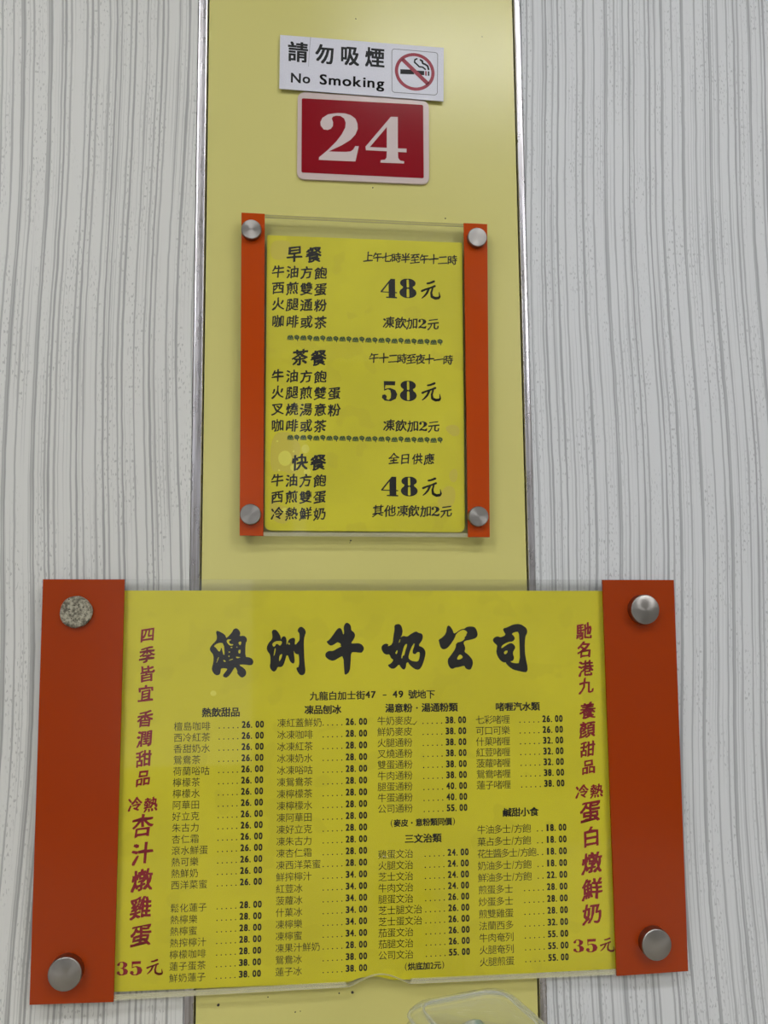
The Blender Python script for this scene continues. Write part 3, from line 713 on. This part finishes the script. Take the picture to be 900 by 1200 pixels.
column('七彩啫喱 可口可樂 什菓啫喱 紅荳啫喱 菠蘿啫喱 鴛鴦啫喱 蓮子啫喱'.split(),
       [26, 26, 32, 32, 32, 38, 38], (557.4, 843.8), (558.6, 920.4), (635.3, 842.6, 659.8), (637.4, 918.3, 662.2), 10.0,
       heading('啫喱汽水類', 580.6, 632.6, 828.2), ('bold heading of the jelly and soda list', 'jellies and sodas at the top of the fourth column', 'prices and dots of the jelly list'))
column('牛油多士/方飽 菓占多士/方飽 花生醬多士/方飽 奶油多士/方飽 鮮油多士/方飽 煎蛋多士 炒蛋多士 煎雙雞蛋 法蘭西多 牛肉奄列 火腿奄列 火腿煎蛋'.split(),
       [18] * 4 + [22, 28, 28, 28, 32, 55, 55, 55], (559.3, 972.6), (562, 1127.8), (639.5, 970.2, 664.2), (642.2, 1122.5, 667.4), 10.2,
       heading('鹹甜小食', 588.8, 631.2, 951.8), ('bold heading of the snack list', 'toasts, eggs and omelettes at the bottom of the fourth column', 'prices and dots of the snack list'), dots={0: 2, 1: 2, 2: 2, 3: 2, 4: 2}, pitches={0: 9.8, 1: 9.8, 2: 9.25, 3: 9.8, 4: 9.8})
pr = Print(PD); pr.stroke([(483.5, 848.3), (485.5, 849.2), (488.6, 845)], [.8, 1.0, .5])
pr.build('pen_tick', M_ink_soft, sheet_b, 'small pen tick beside the first soup dish')
# red side columns
def red(items, label):
    pr = Print(PD)
    for ch, x, y, s in items:
        if ch in '35': big_digit(pr, ch, x - s * .44, x + s * .44, y - s * .5, y + s * .5)
        elif ch == '元': yuan(pr, x, y, s / 23)
        else: pr.char(ch, x, y, s, s * 1.04, bold=.026, brush=True)
    pr.build('side_lettering', M_red, sheet_b, label)
red([('四', 172.8, 744.2, 17), ('季', 172.3, 767.5, 18.5), ('皆', 172, 790, 18.5), ('宜', 170.7, 812.8, 18.5), ('香', 170, 842.7, 18.5), ('潤', 169.3, 866, 18.5), ('甜', 168.4, 889.3, 18.5), ('品', 167.7, 912, 17.5), ('冷', 158.2, 943, 16.5), ('熱', 176.5, 943, 16.5), ('杏', 167, 967.9, 25), ('汁', 166.6, 1000.5, 25), ('燉', 166.3, 1031.8, 25), ('雞', 165, 1064, 25), ('蛋', 165, 1096, 25), ('3', 143.4, 1135, 16.5), ('5', 159.4, 1134.6, 17), ('元', 181, 1133.6, 19)], 'red brush characters running down the left edge')
red([('馳', 684.4, 740, 18.5), ('名', 685, 761.6, 18), ('港', 686.4, 783.6, 18), ('九', 687, 803.6, 17.5), ('養', 688.6, 833, 18.5), ('顏', 688, 855.2, 18.5), ('甜', 688.6, 878, 17.5), ('品', 689.6, 898.6, 16.5), ('冷', 682.2, 927.7, 15.5), ('熱', 699, 927, 15.5), ('蛋', 692, 951, 24), ('白', 693, 980.8, 22), ('燉', 693.7, 1011.5, 24), ('鮮', 694.1, 1041.9, 24), ('奶', 694.1, 1071, 23), ('3', 678, 1108.4, 15.5), ('5', 693.2, 1108, 16), ('元', 711.6, 1107.4, 17)], 'red brush characters running down the right edge')
pr = Print(PD); pr.disc(250, 812.4, 3.6, 3.2, 14)
pr.build('blister', M_pale, sheet_b, 'pale round blister left of the address')

# ------------------------------------------------------------------ table and plastic tub below
TZ = 0.75
t = thing('dining_table', 'pale laminate dining table against the wall below the menus', 'table', (0.05, -0.35, 0))
build('tabletop', box_bm(-.45, .55, -.62, -.004, TZ - .03, TZ, .003), M_table, t)
for sx in (-.40, .50):
    for sy in (-.57, -.06): build('leg', box_bm(sx - .02, sx + .02, sy - .02, sy + .02, 0, TZ - .0302), M_barrel, t)
def hazy_clear(name, frac, rough):
    m = clear(name, (.97, .98, .97, 1), rough, .03); t = m.node_tree
    out = t.nodes['Material Output']; src = out.inputs[0].links[0].from_socket
    df = t.nodes.new('ShaderNodeBsdfTranslucent'); df.inputs[0].default_value = (.9, .92, .9, 1)
    d2 = t.nodes.new('ShaderNodeBsdfDiffuse'); d2.inputs[0].default_value = (.9, .92, .9, 1)
    a2 = t.nodes.new('ShaderNodeMixShader'); t.links.new(df.outputs[0], a2.inputs[1]); t.links.new(d2.outputs[0], a2.inputs[2])
    mx = t.nodes.new('ShaderNodeMixShader'); mx.inputs[0].default_value = frac
    t.links.new(src, mx.inputs[1]); t.links.new(a2.outputs[0], mx.inputs[2]); t.links.new(mx.outputs[0], out.inputs[0])
    return m
M_tub = hazy_clear('hazy_clear_plastic', .10, .12); M_rim = hazy_clear('hazy_clear_lid', .16, .08); M_bead = hazy_clear('hazy_clear_bead', .26, .1)
far = P(524, 1164, .135)                                  # middle of the far upper edge
def ring(cx, cy, w, l, r, z, rot, seg=5):
    pts = round_poly([(-w / 2, -l / 2), (w / 2, -l / 2), (w / 2, l / 2), (-w / 2, l / 2)], r, seg)
    c, s = math.cos(rot), math.sin(rot)
    return [(cx + x * c - y * s, cy + x * s + y * c, z) for x, y in pts]
def loft(rings, cap0=True, cap1=True):
    bm = bmesh.new(); vs = [[bm.verts.new(p) for p in r] for r in rings]; k = len(vs[0])
    for a, b in zip(vs, vs[1:]):
        for i in range(k): bm.faces.new((a[i], a[(i + 1) % k], b[(i + 1) % k], b[i]))
    if cap0: bm.faces.new(vs[0][::-1])
    if cap1: bm.faces.new(vs[-1])
    return bm
rot = math.radians(14); cx, cy = far.x + .012, far.y - .030; zt = far.z
t = thing('plastic_tub', 'hazy clear plastic tub with crumpled wrapping inside, below the wide menu', 'container', (cx, cy, TZ))
hh = zt - TZ
build('tub_wall', loft([ring(cx, cy, .106, .106, .016, TZ + .0005, rot), ring(cx, cy, .100, .100, .016, TZ + hh * .3, rot), ring(cx, cy, .082, .082, .016, TZ + hh * .72, rot), ring(cx, cy, .068, .068, .015, zt - .010, rot), ring(cx, cy, .062, .062, .014, zt - .006, rot)], True, False), M_tub, t, smooth=True)
build('lid', loft([ring(cx, cy, .064, .064, .014, zt - .0055, rot), ring(cx, cy, .064, .064, .014, zt - .002, rot), ring(cx, cy, .060, .060, .013, zt, rot), ring(cx, cy, .052, .052, .011, zt, rot), ring(cx, cy, .050, .050, .011, zt - .003, rot)], False, True), M_rim, t, smooth=True)
def bead(name, w, r, z, th):
    pts = ring(cx, cy, w, w, r, z, rot, 6); bm = bmesh.new(); k = len(pts); rows = []
    for i in range(k):
        p = Vector(pts[i]); d = (Vector(pts[(i + 1) % k]) - Vector(pts[i - 1])).normalized(); q = Vector((d.y, -d.x, 0))
        rows.append([bm.verts.new(p + q * th * math.cos(a) + Vector((0, 0, th * math.sin(a)))) for a in [j * math.pi / 3 for j in range(6)]])
    for i in range(k):
        a, b = rows[i], rows[(i + 1) % k]
        for j in range(6): bm.faces.new((a[j], a[(j + 1) % 6], b[(j + 1) % 6], b[j]))
    build(name, bm, M_bead, t, smooth=True)
bead('lid_rim', .0655, .0145, zt - .004, .0009); bead('lid_ridge', .051, .011, zt + .0004, .0007)
bm = bmesh.new(); bmesh.ops.create_icosphere(bm, subdivisions=4, radius=1)
for v in bm.verts:
    d = v.co.normalized(); k = 1 + .12 * math.sin(7 * d.x + 3 * d.z) + .10 * math.sin(11 * d.y - 6 * d.x) + .06 * math.sin(19 * d.z + 9 * d.y)
    v.co = Vector((cx + d.x * .026 * k, cy + d.y * .026 * k, TZ + hh * .61 + d.z * hh * .33 * min(k, 1.12)))
M_wrap = mat('crumpled_wrap', (196, 206, 196), 0.15, 0, .8)
n = N(M_wrap); n.link(n.mix(n.ramp(n.noise(n.obj(), 60, 3), .45, .6), lin((205, 210, 202)), lin((140, 166, 150))), n.b.inputs['Base Color'])
build('wrapping', bm, M_wrap, t, 'crumpled pale green and white wrapping', smooth=True)
